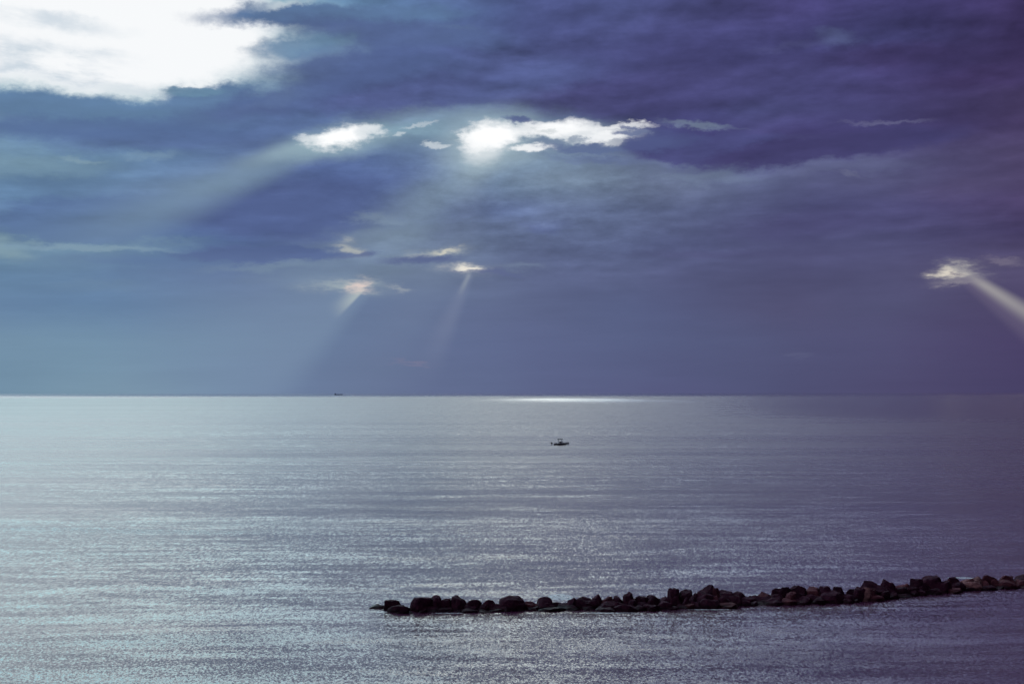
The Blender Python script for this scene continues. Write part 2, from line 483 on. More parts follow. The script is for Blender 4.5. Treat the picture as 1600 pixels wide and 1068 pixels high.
# ------------------------------------------------------------------ the sea
def sea_material():
    m, n = new_mat("sea_water")
    g = n.node('ShaderNodeNewGeometry')
    pos = g.outputs['Position']
    X, Y, _ = n.sep(pos)
    D = n.m('SQRT', n.m('ADD', n.m('MULTIPLY', X, X), n.m('MULTIPLY', Y, Y)))
    lD = n.m('LOGARITHM', n.m('MAXIMUM', D, 10.0), 10.0)
    # slightly wandering coordinates so that crests bend
    wv = n.v('SUBTRACT', n.noise(pos, 0.02, 3, 0.5, color=True), (0.5, 0.5, 0.5))
    pw = n.v('ADD', pos, n.v('MULTIPLY', wv, (6, 10, 0)))

    def layer(src, rot, sx, sy, detail, rough, off):
        q = n.place(src, (off, off * 1.7), rot, (sx, sy))
        c = n.v('SUBTRACT', n.noise(q, 1.0, detail, rough, color=True), (0.5, 0.5, 0.5))
        return c
    # wind ripples in patches of growing size, then chop, wave groups and gust bands
    l3 = layer(pw, 0.05, 10, 2.2, 3, 0.6, 23)
    l4 = layer(pw, -0.03, 90, 11, 4, 0.62, 41)
    l5 = layer(pos, 0.02, 900, 110, 4, 0.6, 5)
    gust = n.m('ADD', n.m('MULTIPLY', n.sep(l4)[0], 1.2), n.m('MULTIPLY', n.sep(l5)[0], 1.2))
    patch = n.ramp01(gust, -0.25, 0.25, 0.6, 1.4)
    fine = None
    for i, (lc, sx_, sy_, am) in enumerate([(2.02, .15, .32, .84), (2.30, .22, .95, .72), (2.58, .36, 3.0, .58), (2.88, .8, 14, .5), (3.2, 1.7, 60, .35)]):
        c = layer(pos, (0.12, -0.1, 0.05, -0.03, 0.02)[i], sx_, sy_, 2, 0.6, 3 + 7 * i)
        win = n.ramp01(n.m('ABSOLUTE', n.m('SUBTRACT', lD, lc)), 0.0, 0.30, am, 0.0) if i else n.ramp01(lD, lc, lc + 0.3, am, 0.0)
        c = n.v('SCALE', c, scale=win)
        fine = c if fine is None else n.v('ADD', fine, c)
    a1 = patch
    a3 = n.m('MULTIPLY', n.ramp01(lD, 2.0, 3.0, 0.34, 0.24), patch)
    a4 = n.ramp01(lD, 2.0, 3.0, 0.26, 0.18)

    # old boat tracks and current lines lying on the water: y = y0 + slope x, with a wavy edge
    line = None
    for (x0, y0, x1, y1, wd, k) in [(0, 822, 470, 834, 5, 1.0), (400, 833, 730, 833, 5, .8), (860, 836, 1010, 841, 5, .6),
                                    (0, 661, 180, 657, 18, .8), (280, 651, 520, 646, 22, .6)]:
        p0 = sea_at(x0, y0); p1 = sea_at(x1, y1)
        L = (p1 - p0).length
        q = n.place(pw, (p0.x, p0.y), math.atan2(p1.y - p0.y, p1.x - p0.x), (L, wd))
        t, s, _ = n.sep(q)
        f = n.m('MULTIPLY', n.ramp01(n.m('ABSOLUTE', s), 0.0, 1.0, k, 0.0), n.ramp01(n.m('ABSOLUTE', n.m('SUBTRACT', t, 0.5)), 0.4, 0.6, 1.0, 0.0))
        line = f if line is None else n.m('MAXIMUM', line, f)
    # wake of the boat
    b0 = sea_at(858, 694.5)
    for x1, y1, wd in [(690, 696.3, 7.0), (560, 698, 9.0)]:
        p1 = sea_at(x1, y1)
        q = n.place(pos, (b0.x, b0.y), math.atan2(p1.y - b0.y, p1.x - b0.x), ((p1 - b0).length, wd))
        t, s, _ = n.sep(q)
        s2 = n.m('ABSOLUTE', s)
        f = n.m('MULTIPLY', n.ramp01(s2, 0.0, 1.0, 0.75, 0.0), n.m('MULTIPLY', n.ramp01(t, 0.0, 0.03, 0.0, 1.0), n.ramp01(t, 0.15, 1.0, 1.0, 0.0)))
        line = n.m('MAXIMUM', line, f)
    boost = n.m('ADD', 1.0, n.m('MULTIPLY', line, 1.6))

    # calmer water lies far out to the right, a tilted strip imitates sunlit sea
    az = n.m('ARCTAN2', X, Y)
    calm = n.m('MULTIPLY', n.ramp01(az, 0.05, 0.25), n.ramp01(lD, 2.75, 3.35, 0.0, 1.0))
    sl = n.v('ADD', n.v('SCALE', fine, scale=n.m('MULTIPLY', a1, boost)), n.v('SCALE', l3, scale=a3))
    sl = n.v('ADD', sl, n.v('SCALE', l4, scale=a4))
    # towards the horizon only the tops of the swell show
    calm = n.m('MAXIMUM', calm, n.ramp01(lD, 3.65, 4.2))
    sl = n.v('SCALE', sl, scale=n.ramp01(calm, 0.0, 1.0, 1.0, 0.45))
    sx, sy, _ = n.sep(sl)

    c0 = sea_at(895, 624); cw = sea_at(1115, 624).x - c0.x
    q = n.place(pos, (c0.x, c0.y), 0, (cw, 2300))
    lit_strip = n.ramp01(n.v('LENGTH', q), 0.15, 1.0, 1.0, 0.0)  # mask of the strip shaped to look sunlit
    lit_strip = n.m('MULTIPLY', lit_strip, n.ramp01(n.sep(l4)[1], -0.16, 0.12, 0.55, 1.0))
    sy = n.m('ADD', sy, n.m('MULTIPLY', n.m('MULTIPLY', line, n.ramp01(n.sep(l3)[0], -0.12, 0.08)), 0.07))
    # strip tilted to mirror the added glow overhead, in place of sunlight
    sy = n.m('SUBTRACT', sy, n.m('MULTIPLY', lit_strip, 0.20))
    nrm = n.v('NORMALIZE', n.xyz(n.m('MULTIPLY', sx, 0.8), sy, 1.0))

    rough = n.ramp01(lD, 2.0, 3.6, 0.22, 0.36)
    rough = n.m('MULTIPLY', rough, n.ramp01(gust, -0.25, 0.25, 0.9, 1.1))
    rough = n.m('MULTIPLY', rough, n.ramp01(calm, 0.0, 1.0, 1.0, 0.55))
    rough = n.m('MULTIPLY', rough, n.ramp01(lD, 3.7, 4.3, 1.0, 0.35))
    rough = n.m('MULTIPLY', rough, n.ramp01(lit_strip, 0.0, 1.0, 1.0, 0.6))

    # foam where the swell breaks on the rocks
    foam = None
    for x, y, rx, ry in [(875, 932, 1.7, 3.2), (838, 941, .6, .5), (1196, 930, 2.0, 1.2), (596, 955, 0.9, 0.5), (700, 957, 2.0, .3),(1110, 952, 3.0, .35),(950, 957, 3.5, .3), (1500, 903, 2.0, 1.0)]:
        c = sea_at(x, y)
        f = n.ramp01(n.v('LENGTH', n.place(pos, (c.x, c.y), 0, (rx, ry))), 0.2, 1.0, 1.0, 0.0)
        foam = f if foam is None else n.m('MAXIMUM', foam, f)
    fn = n.noise(n.place(pos, (0, 0), 0, (1.6, 0.7)), 4.0, 5, 0.65)
    foam = n.m('MULTIPLY', n.ramp01(foam, 0.0, 0.6), n.ramp01(fn, 0.42, 0.56, 0.0, 1.0))

    p = n.node('ShaderNodeBsdfPrincipled')
    base = n.mix(foam, (0.055, 0.014, 0.040), (0.55, 0.58, 0.62))
    n.put(p.inputs['Base Color'], base)
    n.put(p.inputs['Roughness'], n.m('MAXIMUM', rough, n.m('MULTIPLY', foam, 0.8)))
    p.inputs['IOR'].default_value = 1.333
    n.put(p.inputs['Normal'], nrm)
    o = n.node('ShaderNodeOutputMaterial')
    n.l.new(p.outputs[0], o.inputs[0])
    return m


bm = bmesh.new()
# rings round the viewpoint out to the horizon
radii = [0, 30, 60, 100, 160, 250, 400, 700, 1200, 2500, 6000, 15000, 40000, 90000]
SEG = 96
rings = []
c = bm.verts.new((0, 0, 0))
for r in radii[1:]:
    rings.append([bm.verts.new((r * math.cos(2 * math.pi * i / SEG), r * math.sin(2 * math.pi * i / SEG), 0)) for i in range(SEG)])
for i in range(SEG):
    bm.faces.new((c, rings[0][i], rings[0][(i + 1) % SEG]))
for a, b in zip(rings, rings[1:]):
    for i in range(SEG):
        j = (i + 1) % SEG
        bm.faces.new((a[i], b[i], b[j], a[j]))
sea = link("sea", bm, sea_material())
sea['kind'] = 'structure'


# ------------------------------------------------------------------ the breakwater of boulders
def rock_mat(name, dark, light, rust, wet=True, rust_amt=0.35):
    m, n = new_mat(name)
    t = n.node('ShaderNodeTexCoord')
    oi = n.node('ShaderNodeObjectInfo')
    g = n.node('ShaderNodeNewGeometry')
    vec = n.v('ADD', t.outputs['Object'], n.v('SCALE', n.xyz(1.0, 0.7, 0.3), scale=n.m('MULTIPLY', oi.outputs['Random'], 40.0)))
    f1 = n.noise(vec, 2.2, 6, 0.65)
    f2 = n.noise(vec, 9.0, 5, 0.6)
    c = n.mix(n.ramp01(f1, 0.35, 0.65), dark, light)
    c = n.mix(n.ramp01(f2, 0.5, 0.72, 0.0, rust_amt), c, rust)
    k = n.ramp01(oi.outputs['Random'], 0.0, 1.0, 0.75, 1.25, smooth=False)
    c = n.v('SCALE', c, scale=k)
    z = n.sep(g.outputs['Position'])[2]
    zz = n.m('ADD', z, n.m('MULTIPLY', f1, 0.25))
    wetk = n.ramp01(zz, 0.25, 0.55, 0.45, 1.0)          # sea-wet, weed-stained foot of the stones
    c = n.v('SCALE', c, scale=wetk)
    b = n.node('ShaderNodeBump')
    b.inputs['Strength'].default_value = 0.7
    b.inputs['Distance'].default_value = 0.06
    n.put(b.inputs['Height'], n.m('ADD', f1, n.m('MULTIPLY', f2, 0.5)))
    p = n.node('ShaderNodeBsdfPrincipled')
    n.put(p.inputs['Base Color'], c)
    n.put(p.inputs['Roughness'], n.ramp01(zz, 0.25, 0.6, 0.55, 0.9))
    n.l.new(b.outputs[0], p.inputs['Normal'])
    p.inputs['Specular IOR Level'].default_value = 0.08
    o = n.node('ShaderNodeOutputMaterial')
    n.l.new(p.outputs[0], o.inputs[0])
    return m


ROCK = {
    'dark': rock_mat("dark_rock", (0.020, 0.004, 0.013), (0.042, 0.009, 0.022), (0.10, 0.024, 0.032)),
    'brown': rock_mat("brown_rock", (0.045, 0.010, 0.020), (0.10, 0.028, 0.038), (0.17, 0.05, 0.05)),
    'pale': rock_mat("pale_rock", (0.09, 0.034, 0.042), (0.24, 0.11, 0.11), (0.16, 0.05, 0.055)),
}


def boulder(cx, cy, cz, rx, ry, rz, seed, tone, cuts=7, roundness=0.75, tilt=0.0):
    rnd = random.Random(seed)
    bm = bmesh.new()
    bmesh.ops.create_icosphere(bm, subdivisions=3, radius=1.0)
    planes = []
    for _ in range(cuts):
        v = Vector((rnd.gauss(0, 1), rnd.gauss(0, 1), rnd.gauss(0, 0.8))).normalized()
        planes.append((v, rnd.uniform(roundness - 0.12, roundness + 0.14)))
    off = Vector((rnd.uniform(-50, 50), rnd.uniform(-50, 50), 0))
    planes.append((Vector((rnd.uniform(-.35, .35), rnd.uniform(-.3, .3), 1)).normalized(), rnd.uniform(.62, .82)))
    ex = rnd.uniform(0.66, 0.95)
    for v in bm.verts:
        p = v.co.copy()
        p = Vector([math.copysign(abs(c) ** ex, c) for c in p]) * (0.84 + 0.16 * ex)
        for nrm, d in planes:
            k = p.dot(nrm) - d
            if k > 0: p -= nrm * k * 0.92
        q = p + off
        p *= 1.0 + 0.16 * noise.noise(q * 1.3) + 0.10 * noise.noise(q * 3.1) + 0.03 * noise.noise(q * 7.0)
        v.co = p
    bmesh.ops.rotate(bm, cent=(0, 0, 0), matrix=Matrix.Rotation(rnd.uniform(0, 6.28), 3, 'Z') @ Matrix.Rotation(rnd.uniform(-.25, .25), 3, 'X'), verts=bm.verts)
    top = max(v.co.z for v in bm.verts)
    xr = max(abs(v.co.x) for v in bm.verts)
    T = Matrix.Rotation(tilt, 3, 'Y') @ Matrix.Diagonal((rx / xr, ry, rz / top)) 
    for v in bm.verts: v.co = T @ v.co
    o = link("boulder", bm, ROCK[tone])
    o.location = (cx, cy, cz)
    return o


YB = [(560, 949), (575, 950), (600, 953), (640, 957), (700, 956), (760, 957), (880, 953), (960, 955), (1000, 955), (1060, 952), (1100, 951),
      (1140, 949), (1180, 946), (1240, 945), (1300, 944), (1340, 943), (1370, 938), (1420, 933), (1460, 929), (1500, 925),
      (1550, 922), (1600, 919), (1760, 912)]


def foot(x):
    for (a, ya), (b, yb) in zip(YB, YB[1:]):
        if a <= x <= b: return ya + (yb - ya) * (x - a) / (b - a)
    return YB[-1][1]


# skyline stones: left and right edge, top, tone, shape
SKY = [
    (573, 604, 943, 'dark', 'slab'), (596, 627, 936, 'dark', 'slab'), (641, 674, 931, 'dark', 'round'),
    (673, 692, 930, 'dark', 'round'), (687, 705, 934, 'dark', 'block'), (702, 729, 930, 'dark', 'round'), (729, 752, 935, 'dark', 'round'),
    (752, 781, 936, 'dark', 'flat'), (781, 820, 930, 'dark', 'round'), (818, 842, 939, 'brown', 'block'), (836, 868, 932, 'dark', 'slab'), (864, 888, 941, 'dark', 'flat'),
    (884, 903, 932, 'dark', 'block'), (898, 926, 932, 'dark', 'round'), (923, 940, 927, 'dark', 'block'), (938, 960, 931, 'brown', 'round'), (957, 977, 930, 'dark', 'block'),
    (973, 989, 924, 'dark', 'round'), (986, 1011, 930, 'dark', 'flat'), (1007, 1033, 928, 'dark', 'round'), (1029, 1047, 931, 'dark', 'block'),
    (1043, 1063, 918, 'dark', 'peak'), (1058, 1085, 921, 'dark', 'block'), (1079, 1097, 925, 'dark', 'round'),
    (1090, 1122, 914, 'dark', 'round'), (1105, 1122, 917, 'brown', 'block'), (1116, 1147, 922, 'dark', 'round'), (1141, 1170, 923, 'dark', 'block'),
    (1167, 1187, 929, 'dark', 'flat'), (1184, 1205, 925, 'brown', 'round'), (1200, 1223, 919, 'dark', 'block'),
    (1216, 1237, 916, 'dark', 'round'), (1233, 1263, 914, 'dark', 'flat'), (1257, 1283, 917, 'brown', 'round'), (1277, 1299, 915, 'dark', 'round'),
    (1295, 1323, 916, 'dark', 'block'), (1317, 1343, 920, 'dark', 'flat'), (1338, 1378, 908, 'dark', 'block'), (1371, 1400, 904, 'dark', 'round'),
    (1397, 1424, 911, 'brown', 'flat'), (1420, 1444, 904, 'dark', 'block'), (1440, 1470, 899, 'dark', 'peak'), (1465, 1485, 905, 'brown', 'block'),
    (1481, 1500, 901, 'dark', 'slab'), (1497, 1524, 903, 'pale', 'flat'), (1514, 1534, 901, 'pale', 'round'), (1530, 1560, 898, 'brown', 'block'),
    (1556, 1588, 898, 'brown', 'block'), (1583, 1612, 898, 'dark', 'round'), (1606, 1636, 898, 'brown', 'round'), (1632, 1664, 897, 'dark', 'block'),
]
WORD = {'flat': 'flat-topped', 'slab': 'tilted slab-like', 'round': 'rounded', 'block': 'angular', 'peak': 'steep pointed'}
TONE = {'dark': 'dark', 'brown': 'reddish brown', 'pale': 'pale tan'}
rocks = []       # (row, x centre, object, tone, shape)


def put_rock(row, x0, x1, ytop, tone, shape, back, seed, base_y=None):
    xc = (x0 + x1) / 2
    g = sea_at(xc, base_y if base_y else foot(xc))
    Y = g.y + back
    X = g.x / g.y * Y
    d = pix_dir(xc, ytop)
    ztop = H + d.z / d.y * Y
    rx = (x1 - x0) / 2 * Y / F * 1.12
    cz = {'flat': -0.15, 'slab': -0.2, 'round': 0.0, 'block': -0.1, 'peak': 0.1}[shape]
    cz = min(cz + 0.25 * max(0.0, ztop - 0.9), ztop - 0.25)
    rz = ztop - cz
    ry = max(0.75, min(1.5, rx * random.Random(seed).uniform(0.85, 1.2)))
    cuts, rn, tilt = {'flat': (8, 0.62, 0), 'slab': (7, 0.62, -0.38), 'round': (6, 0.84, 0), 'block': (12, 0.68, 0.05), 'peak': (6, 0.75, 0)}[shape]
    o = boulder(X, Y, cz, rx, ry, rz, seed, tone, cuts, rn, tilt)
    # settle the highest point on the intended skyline
    hi = max(v.co.z for v in o.data.vertices)
    o.location.z += ztop - (o.location.z + hi)
    rocks.append([row, xc, o, tone, shape])


for i, (x0, x1, yt, tone, shape) in enumerate(SKY):
    put_rock('sky', x0, x1, yt, tone, shape, 1.2 if x0 < 640 else (1.6 if x0 < 900 else 2.6), 100 + i)
put_rock('front', 602, 645, 944, 'dark', 'slab', 0.7, 77, 957)

rg = random.Random(12)
for row, back, hf in (('mid', 1.5, 0.66), ('front', 0.75, 0.36)):
    x = 652.0 if row == 'front' else 690.0
    while x < 1650:
        wd = rg.choice([rg.uniform(11, 18), rg.uniform(17, 27), rg.uniform(24, 38)])
        x0, x1 = x - 2, x + wd + 2
        xc = (x0 + x1) / 2
        tops = [t for (a, b, t, _, _) in SKY if a <= xc <= b]
        sk = min(tops) if tops else foot(xc) - 22
        yt = foot(xc) - (foot(xc) - sk) * (hf + rg.uniform(-0.08, 0.1))
        r = rg.random()
        tone = 'dark'
        if xc > 1470 and r < 0.5: tone = 'brown'
        elif xc > 1060 and r < 0.17: tone = 'brown'
        if xc > 1490 and r < 0.10 and row == 'mid': tone = 'pale'
        put_rock(row, x0, x1, yt, tone, rg.choice(['round', 'block', 'flat', 'block', 'peak', 'slab'] if row == 'mid' else ['round', 'block', 'block', 'round', 'flat']), back + rg.uniform(-0.2, 0.3), rg.randint(0, 99999))
        x += wd * rg.uniform(0.82, 0.98)
# a lighter broken stone lying against the square block, and scattered ones
put_rock('spot', 1341, 1362, 918, 'pale', 'block', 1.1, 901)
put_rock('spot', 1356, 1368, 922, 'brown', 'round', 1.0, 902)
put_rock('spot', 1228, 1244, 924, 'brown', 'round', 1.25, 903)
put_rock('spot', 1106, 1121, 930, 'brown', 'block', 1.5, 904)
put_rock('spot', 1509, 1527, 909, 'pale', 'round', 1.3, 905)
put_rock('spot', 1563, 1576, 910, 'pale', 'round', 1.2, 906)

ORD = ['first', 'second', 'third', 'fourth', 'fifth', 'sixth', 'seventh', 'eighth', 'ninth', 'tenth', 'eleventh', 'twelfth', 'thirteenth',
       'fourteenth', 'fifteenth', 'sixteenth', 'seventeenth', 'eighteenth']
MARK = [(0, 'from the left tip'), (885, 'right of the white foam patch'), (1064, 'right of the pointed knob'), (1122, 'right of the tallest hump'),
        (1225, 'right of the low foamy gap'), (1379, 'right of the long square block'), (1471, 'right of the sharp peak')]
KEY = {588: 'low flat dark rock lying alone at the left tip of the breakwater',
       1053: 'dark pointed knob rising just left of the tallest hump of the breakwater',
       1106: 'tallest rounded dark hump standing on the breakwater skyline',
       1358: 'long square-edged dark block on the skyline beside the pale broken stone',
       1455: 'dark sharp peak of rock on the right stretch of the skyline',
       1351: 'pale broken stone leaning at the foot of the long square block'}
rocks.sort(key=lambda r: r[1])
cnt = {}
for row, xc, o, tone, shape in rocks:
    o['category'] = 'rock'
    o['group'] = 'boulders of the rock breakwater'
    if int(xc) in KEY and row in ('sky', 'spot'):
        o['label'] = KEY[int(xc)]
        continue
    mk = [m for m in MARK if xc >= m[0]][-1]
    k = cnt.get((row, mk[0]), 0)
    cnt[(row, mk[0])] = k + 1
    where = {'sky': 'skyline boulder', 'mid': 'middle boulder', 'front': 'waterline boulder', 'spot': 'small face stone'}[row]
    nth = ORD[min(k, len(ORD) - 1)]
    o['label'] = f"{TONE[tone]} {WORD[shape]} {where}, {nth} of its row {mk[1]}"


# ------------------------------------------------------------------ the motor boat
M_hull = simple_mat("navy_hull", (0.025, 0.018, 0.04), 0.35)
M_white = simple_mat("white_gelcoat", (0.62, 0.60, 0.64), 0.35, 0.05)
M_black = simple_mat("black_plastic", (0.018, 0.014, 0.022), 0.4)
M_canvas = simple_mat("dark_canvas", (0.012, 0.008, 0.016), 0.95)
M_metal = simple_mat("tube_metal", (0.35, 0.35, 0.38), 0.3, 0.05, metal=1.0)
M_glass = simple_mat("tinted_screen", (0.06, 0.07, 0.09), 0.1)
M_skin = simple_mat("skin", (0.32, 0.19, 0.14), 0.6)
M_shirt = simple_mat("dark_shirt", (0.035, 0.025, 0.05), 0.9)
M_short = simple_mat("grey_shorts", (0.08, 0.075, 0.09), 0.9)
M_hair = simple_mat("dark_hair", (0.02, 0.014, 0.012), 0.8)


def box(bm, cx, cy, cz, sx, sy, sz, rot=None, bevel=0.0):
    r = bmesh.ops.create_cube(bm, size=1.0)
    M = Matrix.Translation((cx, cy, cz)) @ (rot.to_4x4() if rot else Matrix.Identity(4)) @ Matrix.Diagonal((sx, sy, sz, 1))
    bmesh.ops.transform(bm, matrix=M, verts=r['verts'])
    if bevel:
        ed = list({e for v in r['verts'] for e in v.link_edges})
        bmesh.ops.bevel(bm, geom=ed, offset=bevel, segments=2, affect='EDGES', profile=0.6)


def tube(bm, pts, r, seg=8):
    pts = [Vector(p) for p in pts]
    prev = None
    for i, p in enumerate(pts):
        t = (pts[min(i + 1, len(pts) - 1)] - pts[max(i - 1, 0)]).normalized()
        u = t.cross(Vector((0, 0, 1)))
        if u.length < 1e-3: u = Vector((1, 0, 0))
        u.normalize(); v = t.cross(u)
        rr = r[i] if isinstance(r, (list, tuple)) else r
        ring = [bm.verts.new(p + (u * math.cos(2 * math.pi * k / seg) + v * math.sin(2 * math.pi * k / seg)) * rr) for k in range(seg)]
        if prev:
            for k in range(seg):
                bm.faces.new((prev[k], prev[(k + 1) % seg], ring[(k + 1) % seg], ring[k]))
        else:
            bm.faces.new(ring[::-1])
        prev = ring
    bm.faces.new(prev)


def fix(bm):
    bmesh.ops.recalc_face_normals(bm, faces=bm.faces)
    return bm


bp = sea_at(865.4, 694.9)
boat = empty("motor_boat", (bp.x, bp.y, -0.06), math.radians(2))
tag(boat, "small dark hulled open motor boat under a canopy crossing the calm sea", "boat")
L = 5.7


def sec(t):
    """half beam, sheer height, chine half beam, chine height, keel height at station t (0 transom, 1 bow)"""
    wmax = 1.1
    hb = wmax * (0.93 + 0.07 * math.sin(t * 3)) if t < 0.5 else wmax * (1 - ((t - 0.5) / 0.5) ** 2.3)
    hb = max(hb, 0.015)
    sheer = 0.66 + 0.10 * t + 0.20 * t ** 3
    cb = hb * (0.86 - 0.25 * t)
    ch = 0.16 + 0.42 * t ** 2.5
    keel = -0.28 + (0.0 if t < 0.6 else 1.02 * ((t - 0.6) / 0.4) ** 2.2)
    return hb, sheer, cb, ch, min(keel, ch - 0.01)


N = 18
bm = bmesh.new()
prev = None
for i in range(N + 1):
    t = i / N
    hb, sh, cb, ch, kl = sec(t)
    x = t * L + (0.35 * (sh - 0.6) if t > 0.9 else 0)
    ring = [bm.verts.new(q) for q in ((x, -hb, sh), (x, -(hb * 0.98), (sh + ch) / 2), (x - 0.1 * t, -cb, ch), (x - 0.3 * t * t, 0, kl), (x - 0.1 * t, cb, ch), (x, hb * 0.98, (sh + ch) / 2), (x, hb, sh),
                                      (x, hb - min(0.1, hb * .5), sh), (x, max(hb - 0.14, hb * .4), 0.32), (x, -max(hb - 0.14, hb * .4), 0.32), (x, -(hb - min(0.1, hb * .5)), sh))]
    if prev:
        for k in range(len(ring)):
            kk = (k + 1) % len(ring)
            bm.faces.new((prev[k], ring[k], ring[kk], prev[kk]))
    else:
        bm.faces.new(ring)
    prev = ring
bm.faces.new(prev[::-1])
link("hull", fix(bm), M_hull, boat)

bm = bmesh.new()      # pale gunwale running round the sheer
for s in (-1, 1):
    tube(bm, [(i / N * L + (0.35 * (sec(i / N)[1] - 0.6) if i / N > 0.9 else 0), s * (sec(i / N)[0] + 0.01), sec(i / N)[1] + 0.03) for i in range(N + 1)], 0.075, 6)
link("gunwale", fix(bm), M_white, boat)
bm = bmesh.new()
box(bm, 2.35, 0, 0.36, 4.4, 1.75, 0.05, bevel=0.01)
link("deck", bm, M_white, boat)
bm = bmesh.new()
box(bm, 4.6, 0, 0.62, 1.1, 0.9, 0.28, bevel=0.06)
link("bow_locker", bm, M_white, boat)
bm = bmesh.new()
box(bm, 2.5, 0, 0.88, 0.85, 0.9, 1.05, bevel=0.07)
console = link("console", bm, M_black, boat)
bm = bmesh.new()
box(bm, 2.68, 0, 1.5, 0.04, 0.8, 0.42, rot=Matrix.Rotation(-0.35, 3, 'Y'), bevel=0.01)
link("windscreen", bm, M_glass, console)
bm = bmesh.new()
tube(bm, [(2.12, 0.19 * math.cos(a), 1.22 + 0.19 * math.sin(a)) for a in [k * math.pi / 8 for k in range(17)]], 0.018, 6)
tube(bm, [(2.12, -0.18, 1.22), (2.12, 0.18, 1.22)], 0.012, 6)
tube(bm, [(2.12, 0, 1.22), (2.3, 0, 1.15)], 0.02, 6)
link("steering_wheel", fix(bm), M_black, console)
bm = bmesh.new()
box(bm, 1.25, 0, 0.62, 0.5, 0.95, 0.45, bevel=0.04)
seat = link("seat", bm, M_white, boat)
bm = bmesh.new()
box(bm, 1.02, 0, 1.0, 0.1, 0.95, 0.35, bevel=0.03)
link("backrest", bm, M_black, seat)
for x, y in ((1.75, -0.62), (1.75, 0.62), (2.95, -0.62), (2.95, 0.62)):
    bm = bmesh.new()
    tube(bm, [(x - 0.1 if x < 2 else x + 0.12, y, 0.4), (x, y, 1.3), (x, y * 0.95, 2.20)], 0.045, 8)
    link("canopy_post", fix(bm), M_metal, boat)
bm = bmesh.new()
prev = None
for i in range(9):
    u = i / 8
    x = 1.35 + 2.0 * u
    hh = 2.34 + 0.09 * math.sin(u * math.pi)
    ring = []
    for k in range(9):
        y = -0.85 + 1.7 * k / 8
        ring.append(bm.verts.new((x, y, hh + 0.05 * math.cos(y / 0.85 * math.pi / 2))))
    for k in reversed(range(9)):
        ring.append(bm.verts.new((x, ring[k].co.y, ring[k].co.z - 0.20)))
    if prev:
        for k in range(18): bm.faces.new((prev[k], ring[k], ring[(k + 1) % 18], prev[(k + 1) % 18]))
    else: bm.faces.new(ring)
    prev = ring
bm.faces.new(prev[::-1])
link("canopy", fix(bm), M_canvas, boat)
bm = bmesh.new()
tube(bm, [(1.75, 0.4, 2.36), (1.68, 0.4, 3.2)], [0.02, 0.008], 6)
link("antenna", fix(bm), M_white, boat)
bm = bmesh.new()
tube(bm, [(3.9, -0.78, 0.9), (4.0, -0.72, 1.12), (5.2, -0.42, 1.22), (5.72, 0, 1.24), (5.2, 0.42, 1.22), (4.0, 0.72, 1.12), (3.9, 0.78, 0.9)], 0.018, 6)
link("bow_rail", fix(bm), M_metal, boat)
# outboard motor hung on a bracket behind the transom
bm = bmesh.new()
box(bm, -0.28, 0, 0.35, 0.6, 0.35, 0.14, bevel=0.02)
bracket = link("motor_bracket", bm, M_metal, boat)
bm = bmesh.new()
prof = [(-1.1, 0.5, .12), (-1.12, 0.75, .24), (-1.02, 1.0, .26), (-0.8, 1.12, .2)]
box(bm, -0.88, 0, 0.84, 0.72, 0.46, 0.62, rot=Matrix.Rotation(0.18, 3, 'Y'), bevel=0.14)
motor = link("outboard_motor", bm, M_black, boat, smooth=True)
bm = bmesh.new()
tube(bm, [(-0.85, 0, 0.6), (-0.9, 0, 0.1), (-0.92, 0, -0.45)], [0.15, 0.11, 0.08], 10)
link("motor_leg", fix(bm), M_black, motor, smooth=True)
bm = bmesh.new()
tube(bm, [(-1.1, 0, -0.45), (-0.75, 0, -0.45)], [0.05, 0.06], 8)
for k in range(3):
    R = Matrix.Rotation(k * 2.094, 3, 'X')
    vs = [bm.verts.new(Vector((-1.12, 0, -0.45)) + R @ Vector(q)) for q in ((0, -0.03, 0.04), (0.05, 0.03, 0.04), (0.06, 0.08, 0.19), (-0.02, -0.04, 0.2))]
    vt = [bm.verts.new(v.co + Vector((0.012, 0, 0))) for v in vs]
    bm.faces.new(vs); bm.faces.new(vt[::-1])
    for j in range(4): bm.faces.new((vs[j], vs[(j + 1) % 4], vt[(j + 1) % 4], vt[j]))
link("propeller", fix(bm), M_metal, motor)


